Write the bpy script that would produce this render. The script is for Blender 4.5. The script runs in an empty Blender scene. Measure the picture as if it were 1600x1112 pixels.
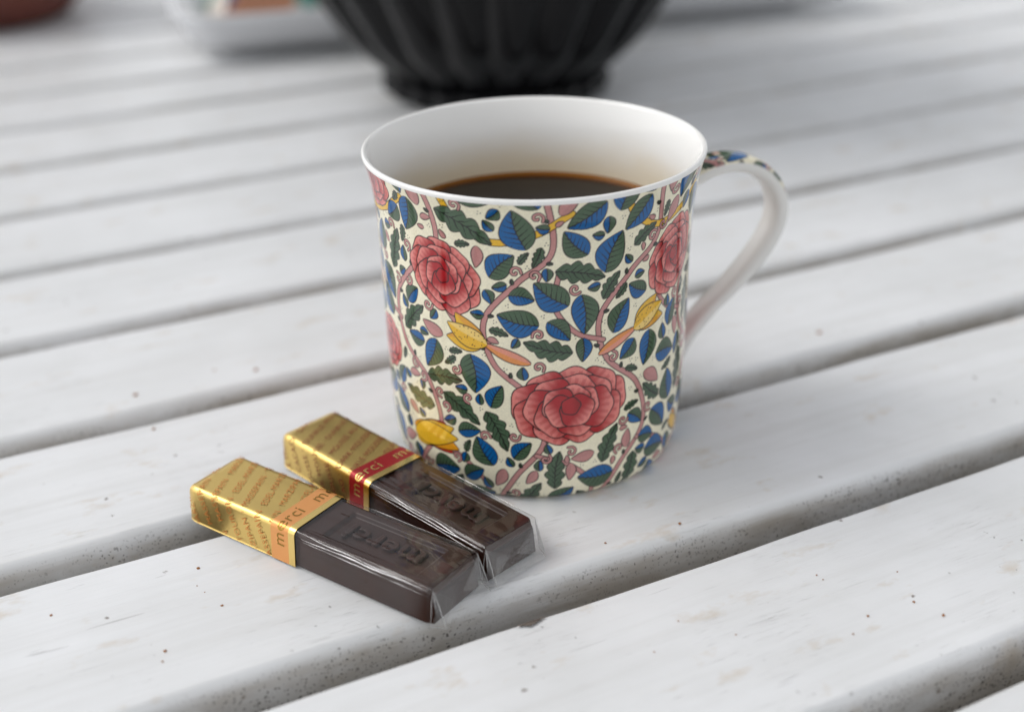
import bpy, bmesh, math, random
import numpy as np
from mathutils import Matrix, Vector, noise as mnoise

S = bpy.context.scene
C = S.collection
R = math.radians
rng = np.random.default_rng(11)
random.seed(5)

# ------------------------------------------------------------------ camera
CAM_H, PITCH, ROLL, LENS = 0.17504, 0.46654, -0.01994, 44.726
cd = bpy.data.cameras.new('camera'); cam = bpy.data.objects.new('camera', cd); C.objects.link(cam)
cd.sensor_width = 36.0; cd.lens = LENS; cd.clip_start = 0.01; cd.clip_end = 200
fwd = Vector((0, math.cos(PITCH), -math.sin(PITCH))); rt = Vector((1, 0, 0)); up = rt.cross(fwd)
r2 = math.cos(ROLL)*rt + math.sin(ROLL)*up; u2 = -math.sin(ROLL)*rt + math.cos(ROLL)*up
M = Matrix((r2, u2, -fwd)).transposed().to_4x4(); M.translation = Vector((0, 0, CAM_H)); cam.matrix_world = M
cd.dof.use_dof = True; cd.dof.focus_distance = 0.294; cd.dof.aperture_fstop = 6.6
S.camera = cam

# ------------------------------------------------------------------ light: bright overcast day, sun veiled, from the left
SUN_EL, SUN_AZ = R(48), R(-84)          # azimuth measured from +Y towards +X
w = bpy.data.worlds.new('World'); S.world = w; w.use_nodes = True
nt = w.node_tree; bg = nt.nodes['Background']
sky = nt.nodes.new('ShaderNodeTexSky'); sky.sky_type = 'NISHITA'; sky.sun_disc = False
sky.sun_elevation = SUN_EL; sky.sun_rotation = SUN_AZ; sky.dust_density = 1.5; sky.ozone_density = 0.6; sky.air_density = 1.0
hs_ = nt.nodes.new('ShaderNodeHueSaturation'); hs_.inputs['Saturation'].default_value = 0.13     # cloud cover takes the blue out of the sky
nt.links.new(sky.outputs['Color'], hs_.inputs['Color']); nt.links.new(hs_.outputs['Color'], bg.inputs['Color']); bg.inputs['Strength'].default_value = 0.15
sd = bpy.data.lights.new('sun', 'SUN'); sd.energy = 0.62; sd.angle = R(32); sd.color = (1.0, 0.97, 0.93)
sun = bpy.data.objects.new('sun', sd); C.objects.link(sun)
sv = Vector((math.sin(SUN_AZ)*math.cos(SUN_EL), math.cos(SUN_AZ)*math.cos(SUN_EL), math.sin(SUN_EL)))
sun.rotation_euler = sv.to_track_quat('Z', 'Y').to_euler(); sun.location = sv*3
S.view_settings.view_transform = 'Standard'; S.view_settings.look = 'None'; S.view_settings.gamma = 1
S.view_settings.use_curve_mapping = False; S.view_settings.exposure = 0.30
S.cycles.max_bounces = 6; S.cycles.diffuse_bounces = 3; S.cycles.glossy_bounces = 4; S.cycles.transparent_max_bounces = 12
S.cycles.use_adaptive_sampling = True; S.cycles.adaptive_threshold = 0.02; S.cycles.caustics_reflective = False; S.cycles.caustics_refractive = False

# ------------------------------------------------------------------ helpers
MM = 0.001
def lin(r, g, b):
    c = np.array([r, g, b], float)/255
    return np.where(c <= .04045, c/12.92, ((c+.055)/1.055)**2.4)
def L4(r, g, b): return tuple(lin(r, g, b)) + (1.0,)

def mesh(name, v, f, mat, parent=None, smooth=True):
    m = bpy.data.meshes.new(name)
    v = np.asarray(v, np.float32)
    if isinstance(f, np.ndarray):
        n = len(f); k = f.shape[1]
        m.vertices.add(len(v)); m.vertices.foreach_set('co', v.ravel())
        m.loops.add(n*k); m.loops.foreach_set('vertex_index', f.ravel().astype(np.int32))
        m.polygons.add(n); m.polygons.foreach_set('loop_start', np.arange(0, n*k, k, dtype=np.int32))
        m.update(calc_edges=True); m.validate()
    else:
        m.from_pydata([tuple(map(float, a)) for a in v], [], [tuple(map(int, a)) for a in f]); m.update()
    if smooth: m.polygons.foreach_set('use_smooth', np.ones(len(m.polygons), bool))
    o = bpy.data.objects.new(name, m); C.objects.link(o)
    if mat: m.materials.append(mat)
    if parent: o.parent = parent
    return o

def gridf(nu, nv, wrap_u=False, wrap_v=False, base=0):
    """quads for verts indexed i*nv+j"""
    I = np.arange(nu if wrap_u else nu-1); J = np.arange(nv if wrap_v else nv-1)
    i, j = np.meshgrid(I, J, indexing='ij'); i2 = (i+1) % nu; j2 = (j+1) % nv
    return base + np.stack([i*nv+j, i2*nv+j, i2*nv+j2, i*nv+j2], -1).reshape(-1, 4)

def empty(name, loc, rz=0, label=None, cat=None, group=None):
    o = bpy.data.objects.new(name, None); C.objects.link(o); o.location = loc; o.rotation_euler.z = rz
    o.empty_display_size = 0.01
    tag(o, label, cat, group); return o
def tag(o, label=None, cat=None, group=None, kind=None):
    if label: o['label'] = label
    if cat: o['category'] = cat
    if group: o['group'] = group
    if kind: o['kind'] = kind
    return o

class NT:
    """small node-tree helper"""
    def __init__(s, name):
        s.m = bpy.data.materials.new(name); s.m.use_nodes = True; s.t = s.m.node_tree
        s.b = s.t.nodes['Principled BSDF']; s.out = s.t.nodes['Material Output']
    def n(s, typ, **kw):
        x = s.t.nodes.new(typ)
        for k, v in kw.items():
            if k.startswith('i_'):
                key = k[2:]; key = int(key) if key.isdigit() else key.replace('_', ' ')
                x.inputs[key].default_value = v
            else: setattr(x, k, v)
        return x
    def l(s, a, b): s.t.links.new(a, b)
    def set(s, **kw):
        for k, v in kw.items(): s.b.inputs[k.replace('_', ' ')].default_value = v
        return s
    def math(s, op, a, b=None, clamp=False):
        x = s.n('ShaderNodeMath', operation=op, use_clamp=clamp)
        for i, q in enumerate((a, b)):
            if q is None: continue
            if isinstance(q, (int, float)): x.inputs[i].default_value = q
            else: s.l(q, x.inputs[i])
        return x.outputs[0]
    def ramp(s, f, stops):
        x = s.n('ShaderNodeValToRGB'); e = x.color_ramp.elements
        while len(e) < len(stops): e.new(0.5)
        for q, (p, c) in zip(e, stops):
            q.position = p; q.color = c if len(c) == 4 else tuple(c)+(1,)
        s.l(f, x.inputs[0]); return x.outputs['Color']
    def mix(s, f, a, b, blend='MIX'):
        x = s.n('ShaderNodeMix', data_type='RGBA', blend_type=blend)
        for q, i in ((f, 0), (a, 6), (b, 7)):
            if isinstance(q, (int, float)): x.inputs[i].default_value = q
            elif isinstance(q, tuple): x.inputs[i].default_value = q
            else: s.l(q, x.inputs[i])
        return x.outputs[2]
    def noise(s, vec, scale, detail=3, rough=.5, dist=0):
        x = s.n('ShaderNodeTexNoise', i_Scale=scale, i_Detail=detail, i_Roughness=rough, i_Distortion=dist)
        s.l(vec, x.inputs['Vector']); return x.outputs['Fac']
    def mapv(s, vec, scale=(1, 1, 1), loc=(0, 0, 0), rot=(0, 0, 0)):
        x = s.n('ShaderNodeMapping'); x.inputs['Scale'].default_value = scale
        x.inputs['Location'].default_value = loc; x.inputs['Rotation'].default_value = rot
        s.l(vec, x.inputs['Vector']); return x.outputs[0]
    def bump(s, h, strength, dist):
        x = s.n('ShaderNodeBump', i_Strength=strength, i_Distance=dist); s.l(h, x.inputs['Height'])
        s.l(x.outputs[0], s.b.inputs['Normal']); return x
BW = lambda a: (a, a, a, 1)

# ------------------------------------------------------------------ materials
def paint_material():
    k = NT('white_painted_wood'); k.set(Roughness=.42)
    tc = k.n('ShaderNodeTexCoord'); oi = k.n('ShaderNodeObjectInfo')
    off = k.n('ShaderNodeVectorMath', operation='SCALE'); off.inputs[0].default_value = (7.3, 3.1, 5.7)
    k.l(oi.outputs['Random'], off.inputs['Scale'])
    add = k.n('ShaderNodeVectorMath', operation='ADD'); k.l(tc.outputs['Object'], add.inputs[0]); k.l(off.outputs[0], add.inputs[1])
    P = add.outputs[0]
    sep = k.n('ShaderNodeSeparateXYZ'); k.l(tc.outputs['Object'], sep.inputs[0])
    # long brush strokes and grain
    grain = k.noise(k.mapv(P, (7, 420, 420)), 1.0, 4, .6)
    grain2 = k.noise(k.mapv(P, (28, 1500, 1500)), 1.0, 3, .6)
    cloud = k.noise(P, 22, 4, .55)
    base = k.ramp(cloud, [(.3, L4(226, 227, 227)), (.7, L4(238, 239, 240))])
    wash = k.ramp(k.noise(k.mapv(P, (9, 160, 160)), 1.0, 4, .65), [(.45, BW(0)), (.75, BW(.35))])
    base = k.mix(wash, base, L4(206, 205, 201))
    # fine scratches along the grain, in clusters
    cl = k.ramp(k.noise(P, 32, 3, .6), [(.50, BW(0)), (.66, BW(1))])
    scr = k.ramp(k.noise(k.mapv(P, (120, 2300, 2300), rot=(0, 0, .12)), 1.0, 3, .7, .3), [(.60, BW(0)), (.67, BW(1))])
    scr = k.math('MULTIPLY', scr, cl)
    scr = k.math('MULTIPLY', scr, .26)
    col = k.mix(scr, base, L4(120, 115, 108))
    dash = k.ramp(k.noise(k.mapv(P, (75, 1150, 1150), rot=(0, 0, -.06)), 1.0, 2, .5, .4), [(.71, BW(0)), (.745, BW(.38))])
    col = k.mix(k.math('MULTIPLY', dash, k.ramp(k.noise(P, 19, 2), [(.5, BW(0)), (.64, BW(1))])), col, L4(108, 103, 98))
    # tan smudges
    sm = k.ramp(k.noise(k.mapv(P, (60, 110, 60)), 1.0, 4, .6), [(.60, BW(0)), (.78, BW(.6))])
    col = k.mix(sm, col, L4(196, 176, 146))
    wn = k.n('ShaderNodeTexNoise', i_Scale=900.0, i_Detail=2.0); k.l(P, wn.inputs['Vector'])
    ws = k.n('ShaderNodeVectorMath', operation='SCALE', i_Scale=.0016); k.l(wn.outputs['Color'], ws.inputs[0])
    wa = k.n('ShaderNodeVectorMath', operation='ADD'); k.l(P, wa.inputs[0]); k.l(ws.outputs[0], wa.inputs[1]); PD = wa.outputs[0]
    # dark flecks on the faces
    def specks(scale, lo, hi, thr):
        v = k.n('ShaderNodeTexVoronoi', i_Scale=scale, i_Randomness=1.0); k.l(PD, v.inputs['Vector'])
        d = k.ramp(v.outputs['Distance'], [(lo, BW(1)), (hi, BW(0))])
        sc = k.n('ShaderNodeSeparateColor'); k.l(v.outputs['Color'], sc.inputs[0])
        pick = k.math('GREATER_THAN', sc.outputs[0], thr)
        return k.math('MULTIPLY', d, pick)
    sp = specks(190, .06, .13, .90)
    col = k.mix(k.math('MULTIPLY', sp, .8), col, L4(92, 72, 52))
    sp1 = specks(420, .10, .2, .90)
    sp1 = k.math('MULTIPLY', sp1, cl)
    col = k.mix(k.math('MULTIPLY', sp1, .7), col, L4(96, 90, 84))
    # grime and mould specks that have settled on the slat flanks (local z below the top face)
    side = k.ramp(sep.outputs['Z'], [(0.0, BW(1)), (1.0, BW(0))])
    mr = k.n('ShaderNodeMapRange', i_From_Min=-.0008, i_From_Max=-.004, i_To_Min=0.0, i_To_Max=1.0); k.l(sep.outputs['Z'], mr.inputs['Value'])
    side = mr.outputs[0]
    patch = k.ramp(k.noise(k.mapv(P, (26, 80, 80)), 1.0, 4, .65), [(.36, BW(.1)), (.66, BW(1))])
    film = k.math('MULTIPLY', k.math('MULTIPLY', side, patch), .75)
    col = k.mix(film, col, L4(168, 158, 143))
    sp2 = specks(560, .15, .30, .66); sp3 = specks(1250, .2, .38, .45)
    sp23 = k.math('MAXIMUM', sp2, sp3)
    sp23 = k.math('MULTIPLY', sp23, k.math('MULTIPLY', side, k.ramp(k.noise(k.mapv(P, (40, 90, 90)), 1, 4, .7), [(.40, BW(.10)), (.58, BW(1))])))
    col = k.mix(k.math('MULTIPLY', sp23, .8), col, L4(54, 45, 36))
    k.l(col, k.b.inputs['Base Color'])
    rr = k.ramp(k.noise(P, 60, 3), [(.3, BW(.34)), (.7, BW(.5))]); k.l(rr, k.b.inputs['Roughness'])
    h = k.math('ADD', k.math('MULTIPLY', grain, .6), k.math('MULTIPLY', grain2, .25))
    h = k.math('ADD', h, k.math('MULTIPLY', cloud, 1.2))
    h = k.math('SUBTRACT', h, k.math('MULTIPLY', scr, .8))
    k.bump(h, .75, .0004)
    return k.m
PAINT = paint_material()

def ceramic(name, col, rough=.12, attr=None, stain=None):
    k = NT(name); k.set(Roughness=rough, IOR=1.5)
    k.b.inputs['Base Color'].default_value = col
    if attr:
        a = k.n('ShaderNodeAttribute', attribute_name=attr); k.l(a.outputs['Color'], k.b.inputs['Base Color'])
    return k
PORC_K = ceramic('white_porcelain', L4(236, 235, 231), .10)
_tc = PORC_K.n('ShaderNodeTexCoord'); _sp = PORC_K.n('ShaderNodeSeparateXYZ'); PORC_K.l(_tc.outputs['Object'], _sp.inputs[0])
# faint coffee stain line left on the inside wall, no effect on the rest
_geo = PORC_K.n('ShaderNodeVectorMath', operation='LENGTH'); _xy = PORC_K.mapv(_tc.outputs['Object'], (1, 1, 0)); PORC_K.l(_xy, _geo.inputs[0])
_mr = PORC_K.n('ShaderNodeMapRange', interpolation_type='SMOOTHSTEP', i_From_Min=.0592, i_From_Max=.0745, i_To_Min=.7, i_To_Max=0.0)
_nz = PORC_K.noise(PORC_K.mapv(_tc.outputs['Object'], (50, 50, 120)), 1.0, 3)
PORC_K.l(PORC_K.math('ADD', _sp.outputs['Z'], PORC_K.math('MULTIPLY', PORC_K.math('SUBTRACT', _nz, .5), .008)), _mr.inputs['Value'])
_in = PORC_K.math('LESS_THAN', _geo.outputs['Value'], .0395)
PORC_K.l(PORC_K.mix(PORC_K.math('MULTIPLY', _mr.outputs[0], _in), L4(246, 245, 242), L4(228, 206, 162)), PORC_K.b.inputs['Base Color'])
PORC = PORC_K.m
PRINT = ceramic('printed_glazed_porcelain', (1, 1, 1, 1), .06, 'print').m

k = NT('coffee'); k.set(Roughness=.04, IOR=1.33, Specular_IOR_Level=.26)
tc = k.n('ShaderNodeTexCoord'); ln = k.n('ShaderNodeVectorMath', operation='LENGTH'); k.l(tc.outputs['Object'], ln.inputs[0])
mr = k.n('ShaderNodeMapRange', i_From_Min=.0338, i_From_Max=.0376); k.l(ln.outputs['Value'], mr.inputs['Value'])
k.l(k.ramp(mr.outputs[0], [(0, L4(20, 10, 6)), (.45, L4(44, 22, 9)), (.75, L4(96, 54, 14)), (1, L4(150, 98, 36))]), k.b.inputs['Base Color'])
COFFEE = k.m

def gold(name):
    k = NT(name); k.set(Metallic=1.0, Roughness=.3)
    k.b.inputs['Base Color'].default_value = L4(224, 192, 116)
    tc = k.n('ShaderNodeTexCoord')
    h = k.noise(k.mapv(tc.outputs['Object'], (110, 260, 260)), 1, 2, .5)
    h2 = k.noise(k.mapv(tc.outputs['Object'], (2600, 2600, 2600)), 1, 2, .5)
    k.bump(k.math('ADD', h, k.math('MULTIPLY', h2, .05)), .11, .0004)
    return k.m
GOLD = gold('gold_foil')
k = NT('gold_trim'); k.set(Metallic=1.0, Roughness=.2); k.b.inputs['Base Color'].default_value = L4(235, 205, 128); GOLD2 = k.m
def ink(name, c, metal=.0, rough=.35):
    k = NT(name); k.set(Metallic=metal, Roughness=rough); k.b.inputs['Base Color'].default_value = c; return k.m
INK_OR = ink('orange_ink', L4(210, 124, 50), .25, .45); INK_RED = ink('red_ink', L4(142, 48, 26), .1, .5)
BAND_OR = ink('orange_band', L4(230, 160, 94), .4, .3); BAND_RED = ink('red_band', L4(158, 24, 28), .35, .28)
INK_OLIVE = ink('olive_gold_ink', L4(168, 132, 62), 1.0, .22); INK_PALE = ink('pale_gold_ink', L4(240, 210, 130), .9, .25)

def choc():
    k = NT('dark_chocolate'); k.set(Roughness=.38, Specular_IOR_Level=.3)
    tc = k.n('ShaderNodeTexCoord')
    n = k.noise(tc.outputs['Object'], 120, 4, .6)
    k.l(k.ramp(n, [(.3, L4(44, 21, 12)), (.7, L4(56, 27, 16))]), k.b.inputs['Base Color'])
    return k.m
CHOC = choc()
def film(name, base, rough, bs):
    k = NT(name); t = k.t; t.nodes.remove(k.b)
    tc = k.n('ShaderNodeTexCoord')
    h = k.noise(k.mapv(tc.outputs['Object'], (60, 300, 300)), 1, 2, .5, .8)
    h2 = k.noise(k.mapv(tc.outputs['Object'], (150, 150, 150)), 1, 2, .5, 1.5)
    b = k.n('ShaderNodeBump', i_Strength=bs, i_Distance=.0008); k.l(k.math('ADD', h, k.math('MULTIPLY', h2, .35)), b.inputs['Height'])
    fr = k.n('ShaderNodeLayerWeight', i_Blend=.5); k.l(b.outputs[0], fr.inputs['Normal'])
    fres = k.math('ADD', k.math('MULTIPLY', k.math('POWER', fr.outputs['Facing'], 4.0), .85), base)
    g = k.n('ShaderNodeBsdfGlossy', i_Roughness=rough); k.l(b.outputs[0], g.inputs['Normal'])
    tr = k.n('ShaderNodeBsdfTransparent'); tr.inputs[0].default_value = (.97, .97, .97, 1)
    mx = k.n('ShaderNodeMixShader'); k.l(fres, mx.inputs[0])
    k.l(tr.outputs[0], mx.inputs[1]); k.l(g.outputs[0], mx.inputs[2]); k.l(mx.outputs[0], k.out.inputs['Surface'])
    return k.m
FILM = film('clear_film', .046, .03, .02); FOLD = film('folded_clear_film', .12, .03, .12); GLINT = film('film_highlight', .4, .08, .0)  # last one is extra reflective, for the added highlight tubes
k = NT('black_glaze'); k.set(Roughness=.05, Specular_IOR_Level=.20); k.b.inputs['Base Color'].default_value = L4(14, 14, 16)
tc = k.n('ShaderNodeTexCoord'); k.bump(k.noise(tc.outputs['Object'], 60, 3), .06, .001); BLACK = k.m
k = NT('terracotta'); k.set(Roughness=.55); tc = k.n('ShaderNodeTexCoord')
k.l(k.ramp(k.noise(tc.outputs['Object'], 25, 4), [(.3, L4(84, 42, 34)), (.7, L4(112, 58, 46))]), k.b.inputs['Base Color']); TERRA = k.m
k = NT('white_stoneware'); k.set(Roughness=.25); k.b.inputs['Base Color'].default_value = L4(226, 227, 230); STONE = k.m

# ------------------------------------------------------------------ the slatted table
PHI, PITCH_S, OFF = 0.45434, 0.06340, 0.07092
GAP, TH = 0.0088, 0.022
tdir = Vector((math.cos(PHI), math.sin(PHI), 0)); ndir = Vector((-math.sin(PHI), math.cos(PHI), 0))
table = empty('garden_table', (tdir*0.3 + ndir*0.55 + Vector((0, 0, -.03))), PHI,
              'white painted slatted wooden garden table under the mug and the chocolates', 'table')
RX, RZ, ACUT = 0.0042, 0.0066, R(70)      # worn elliptical edge that meets the top face in a faint arris
def slat_profile(wd):
    cz_ = -RZ*math.sin(ACUT); e = wd/2-RX
    arc = [(e+RX*math.cos(t), cz_+RZ*math.sin(t)) for t in np.linspace(0, ACUT, 9)]
    x0 = arc[-1][0]
    top = [(x0-.0004, 0.0)]+[((x0-.0004)*(1-2*q/8), 0.0) for q in range(1, 8)]+[(-x0+.0004, 0.0)]
    pts = arc+top+[(-x, z) for x, z in arc[::-1]]
    for (cx, cy, a0) in ((-wd/2+.0025, -TH+.0025, 180), (wd/2-.0025, -TH+.0025, 270)):
        pts += [(cx+.0025*math.cos(R(a0+q*22.5)), cy+.0025*math.sin(R(a0+q*22.5))) for q in range(5)]
    return pts
WD = PITCH_S - GAP
prof = np.array(slat_profile(WD))
T0, T1, NT_ = -0.85, 0.85, 180
def make_slat(seed):
    r = np.random.default_rng(seed)
    xs = np.linspace(T0, T1, NT_)
    V = np.zeros((NT_, len(prof), 3)); V[:, :, 0] = xs[:, None]
    ph = r.uniform(0, 6.28, 8)
    wob = .00022*np.sin(xs*31+ph[0]) + .00015*np.sin(xs*77+ph[1]) + .0001*np.sin(xs*160+ph[2])
    cup = .00025*np.sin(ph[3])*((prof[:, 0]/(WD/2))**2)
    V[:, :, 1] = prof[None, :, 0] + wob[:, None]*np.sign(prof[None, :, 0])
    V[:, :, 2] = prof[None, :, 1] + np.where(prof[None, :, 1] > -.001, cup[None], 0) + (.00008*np.sin(xs*9+ph[4]))[:, None]
    F = gridf(NT_, len(prof), wrap_v=True).tolist()
    n = len(prof); F += [list(range(n))[::-1], [(NT_-1)*n+q for q in range(n)]]
    return V.reshape(-1, 3), F
meshes = []
for kk in range(-1, 18):
    idx = kk % 6
    g_k = {0: .0090, 1: .0090, 2: .0088, 3: .0088, 4: .0080}.get(kk, .0068)
    n_mid = OFF + PITCH_S*kk - (PITCH_S-g_k)/2 + .0012
    pos = ndir*n_mid + tdir*(0.3 + .013*((kk*7) % 5))
    if len(meshes) <= idx and kk >= 0:
        v, f = make_slat(40+idx); o = mesh('slat', v, f, PAINT); meshes.append(o.data)
    elif kk < 0:
        v, f = make_slat(90); o = mesh('slat', v, f, PAINT)
    else:
        o = bpy.data.objects.new('slat', meshes[idx]); C.objects.link(o)
    o.parent = table
    o.matrix_parent_inverse = Matrix.Identity(4)
    rel = Matrix.Rotation(-PHI, 3, 'Z') @ (pos - table.location)
    o.location = rel; o.scale.y = (PITCH_S-g_k)/WD
    if kk == 2: chip_slat = o
    if kk in (0, 3, 7, 12): o.rotation_euler.z = math.pi if kk != 3 else 0
for tx in (-.62, .62):      # battens screwed underneath carry the slats
    bm = bmesh.new(); bmesh.ops.create_cube(bm, size=1); bmesh.ops.scale(bm, vec=(.05, 1.22, .028), verts=bm.verts)
    bmesh.ops.bevel(bm, geom=bm.edges[:], offset=.003, segments=2, affect='EDGES')
    m = bpy.data.meshes.new('batten'); bm.to_mesh(m); bm.free(); m.materials.append(PAINT)
    o = bpy.data.objects.new('batten', m); C.objects.link(o); o.parent = table; o.location = (tx, -.02, .03-TH-.0145)

# ------------------------------------------------------------------ floral print (drawn in millimetres on the unrolled mug, kept as vertex colour)
RES = 10.0
SMIN, SMAX, ZMAX = -124.1, 124.1, 82.0
CW, CH = int((SMAX-SMIN)*RES), int(ZMAX*RES)
CREAM = lin(242, 235, 208); BLUE = lin(16, 94, 156); GREEN = lin(74, 98, 74); DARK = lin(30, 25, 28)
PINK = lin(194, 138, 134); RED = lin(168, 34, 40); ROSE = lin(228, 138, 130); YEL = lin(232, 182, 52); ORA = lin(226, 146, 82); PALE = lin(238, 216, 190)
canvas = np.tile(CREAM, (CH, CW, 1)); occ = np.zeros((CH, CW), bool)
def win(cx, cz, r):
    """pixel window round a point (columns wrap round the mug)"""
    i0 = int((cx-r-SMIN)*RES); i1 = int((cx+r-SMIN)*RES)+1; j0 = max(0, int((cz-r)*RES)); j1 = min(CH, int((cz+r)*RES)+1)
    if j1 <= j0: return None
    ii = np.arange(i0, i1); jj = np.arange(j0, j1)
    X = (ii+.5)/RES+SMIN-cx; Z = (jj+.5)/RES-cz
    X, Z = np.meshgrid(X, Z); return np.ix_(jj, ii % CW), X, Z
def put(ix, a, col):
    a = np.clip(a, 0, 1)[..., None]; canvas[ix] = canvas[ix]*(1-a) + col*a
def cov(d): return np.clip(.5 - d*RES, 0, 1)      # d in mm, negative inside
def leaf(cx, cz, ang, ln_, wd, flip=False, colA=BLUE, colB=GREEN, serr=0, test=False, vein=True, split=.0):
    if test:
        for q_ in (-.4, -.2, 0, .2, .4):
            jx = int((cx+q_*ln_*math.cos(ang)-SMIN)*RES) % CW; jz = int((cz+q_*ln_*math.sin(ang))*RES)
            if 0 <= jz < CH and occ[jz, jx]: return False
    q = win(cx, cz, ln_*.62+1)
    if q is None: return False
    ix, X, Z = q; c, s = math.cos(ang), math.sin(ang)
    u = (X*c+Z*s)/ln_+.5; vv = (-X*s+Z*c)
    uc = np.clip(u, 1e-3, 1-1e-3)
    half = wd*.5*np.sin(np.pi*uc**.78)**.85
    if serr: half = half*(.62+.38*np.abs(np.sin(uc*np.pi*serr))) 
    bend = wd*.10*np.sin(uc*np.pi)
    d = np.abs(vv-bend)-half; d = np.where((u < 0) | (u > 1), np.maximum(d, .2+np.maximum(-u, u-1)*ln_), d)
    if test:
        inside = d < .3
        if inside.sum() == 0 or (occ[ix] & inside).sum() > .0*inside.sum(): return False
        z0 = cz-abs(s)*ln_*.5
    sgn = (vv-bend) * (-1 if flip else 1)
    col = np.where((sgn > split*half)[..., None], colA, colB)
    t = np.abs(vv-bend)/np.maximum(half, .05)
    col = col*(1 + .10*np.sin(X*23+Z*17)*np.sin(Z*29-X*11))[..., None]
    put(ix, cov(d-.28), DARK); put(ix, cov(d), col)
    if vein:
        ph = (u*7.5 - t*1.4 + (sgn > 0)*.4) % 1.0
        vm = (np.abs(ph-.5) < .15*(1.05-t)) & (d < -.1)
        put(ix, vm*.85, DARK)
        put(ix, (np.abs(vv-bend) < .13) & (d < 0), DARK)
    occ[ix] |= d < .3
    return True
def stroke(pts, wd, col=PINK, outline=True, taper=0., mark=True, thorns=False):
    P = np.array(pts, float)
    # Catmull-Rom
    Q = np.vstack([2*P[0]-P[1], P, 2*P[-1]-P[-2]]); out = []
    for i in range(1, len(Q)-2):
        t = np.linspace(0, 1, 14, endpoint=False)[:, None]
        p0, p1, p2, p3 = Q[i-1:i+3]
        out.append(.5*((2*p1)+(-p0+p2)*t+(2*p0-5*p1+4*p2-p3)*t*t+(-p0+3*p1-3*p2+p3)*t**3))
    L = np.vstack(out+[P[-1:]])
    for ps in (0, 1):
        if ps == 0 and not outline: continue
        for k_ in range(len(L)-1):
            a, b = L[k_], L[k_+1]; m = (a+b)/2; r = np.linalg.norm(b-a)/2+wd+.5
            q = win(m[0], m[1], r)
            if q is None: continue
            ix, X, Z = q; ab = b-a; ap = np.stack([X-(a-m)[0], Z-(a-m)[1]], -1)
            t = np.clip((ap@ab)/max(ab@ab, 1e-9), 0, 1); dist = np.linalg.norm(ap-t[..., None]*ab, axis=-1)
            ww = wd/2*(1-taper*k_/len(L))
            put(ix, cov(dist-ww-(.22 if ps == 0 else 0)), DARK if ps == 0 else col)
            if mark: occ[ix] |= dist < ww*.35
    if thorns:
        for k_ in range(6, len(L)-4, 11):
            d_ = L[k_+1]-L[k_]; d_ = d_/np.linalg.norm(d_); sd_ = 1 if (k_//11) % 2 else -1; n_ = np.array([-d_[1], d_[0]])*sd_
            leaf(*(L[k_]+n_*(wd*.5+.45)+d_*.3), math.atan2(*(n_+d_*.8)[::-1]), 1.5, .62, colA=DARK*1.6, colB=GREEN*.6, vein=False)
    return L
def ell(cx, cz, ang, ra, rb, col_in, col_out, hatch=0, outline=.28):
    q = win(cx, cz, max(ra, rb)+1)
    if q is None: return
    ix, X, Z = q; c, s = math.cos(ang), math.sin(ang)
    u = (X*c+Z*s)/ra; v = (-X*s+Z*c)/rb; rr = np.hypot(u, v)
    wv = 1+.05*np.sin(np.arctan2(v, u)*5+cx)
    d = (rr/wv-1)*min(ra, rb)
    t = np.clip((u-.02)/.95, 0, 1); t = t*t*(3-2*t)
    if hatch:
        hz = np.sin(np.arctan2(v, u+2.2)*52)
        t = np.where((hz > .1) & (t > .02) & (t < .93), np.clip(t*.66, 0, 1), t)
    col = col_in*(1-t[..., None])+col_out*t[..., None]
    put(ix, cov(d-outline), DARK); put(ix, cov(d), col); occ[ix] |= d < .5
def bloom(cx, cz, r, ang=0., sq=.72):
    """a loose many-petalled red flower seen three-quarter"""
    ca, sa = math.cos(ang), math.sin(ang)
    def at(x, y): return cx+x*ca-y*sa, cz+x*sa+y*ca
    for rad, n, pr, off in ((.68, 9, .36, .1), (.46, 7, .34, .5), (.22, 5, .28, .2)):
        for i in range(n):
            a = 2*math.pi*i/n+off
            x, y = r*rad*math.cos(a), r*rad*math.sin(a)*sq
            p = at(x, y); ell(p[0], p[1], math.atan2(y, x)+ang, r*pr, r*pr*1.12, RED, ROSE, hatch=1)
    p = at(0, 0); ell(p[0], p[1], ang, r*.16, r*.16, RED, RED*.7)
def sprig(cx, cz, ang, ln_, wd=None):
    wd = wd or ln_*.42
    leaf(cx, cz, ang, ln_, wd, colA=GREEN, colB=GREEN*.86, serr=4)
def trumpet(cx, cz, ang, ln_):
    """yellow bell flower with an orange-pink tube"""
    c, s = math.cos(ang), math.sin(ang)
    leaf(cx-c*ln_*.34, cz-s*ln_*.34, ang, ln_*.6, ln_*.13, colA=ORA, colB=lin(226, 150, 128), vein=False)
    for da, k_ in ((.42, 1.0), (-.42, 1.0), (0, 1.06)):
        a = ang+da; leaf(cx+math.cos(a)*ln_*.16, cz+math.sin(a)*ln_*.16, a, ln_*.5*k_, ln_*.24, colA=YEL, colB=lin(240, 206, 120) if da == 0 else lin(222, 160, 60), vein=False, split=-.15)
    for i in range(26):
        u = random.uniform(-.05, .3)*ln_; v = random.uniform(-.1, .1)*ln_
        dot(cx+c*u-s*v, cz+s*u+c*v, .16, lin(110, 66, 30))
def dot(cx, cz, r, col=DARK):
    q = win(cx, cz, r+.3)
    if q is None: return
    ix, X, Z = q; put(ix, cov(np.hypot(X, Z)-r), col)
def tulip(cx, cz, ang, ln_):
    for da, col in ((.55, lin(190, 50, 36)), (-.55, lin(190, 50, 36)), (.32, YEL), (-.32, lin(236, 160, 36)), (0, lin(240, 188, 44))):
        a = ang+da; leaf(cx+math.cos(a)*ln_*.1, cz+math.sin(a)*ln_*.1, a, ln_*(.8 if abs(da) > .5 else 1), ln_*.4, colA=col, colB=col*.92, vein=False)
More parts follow.
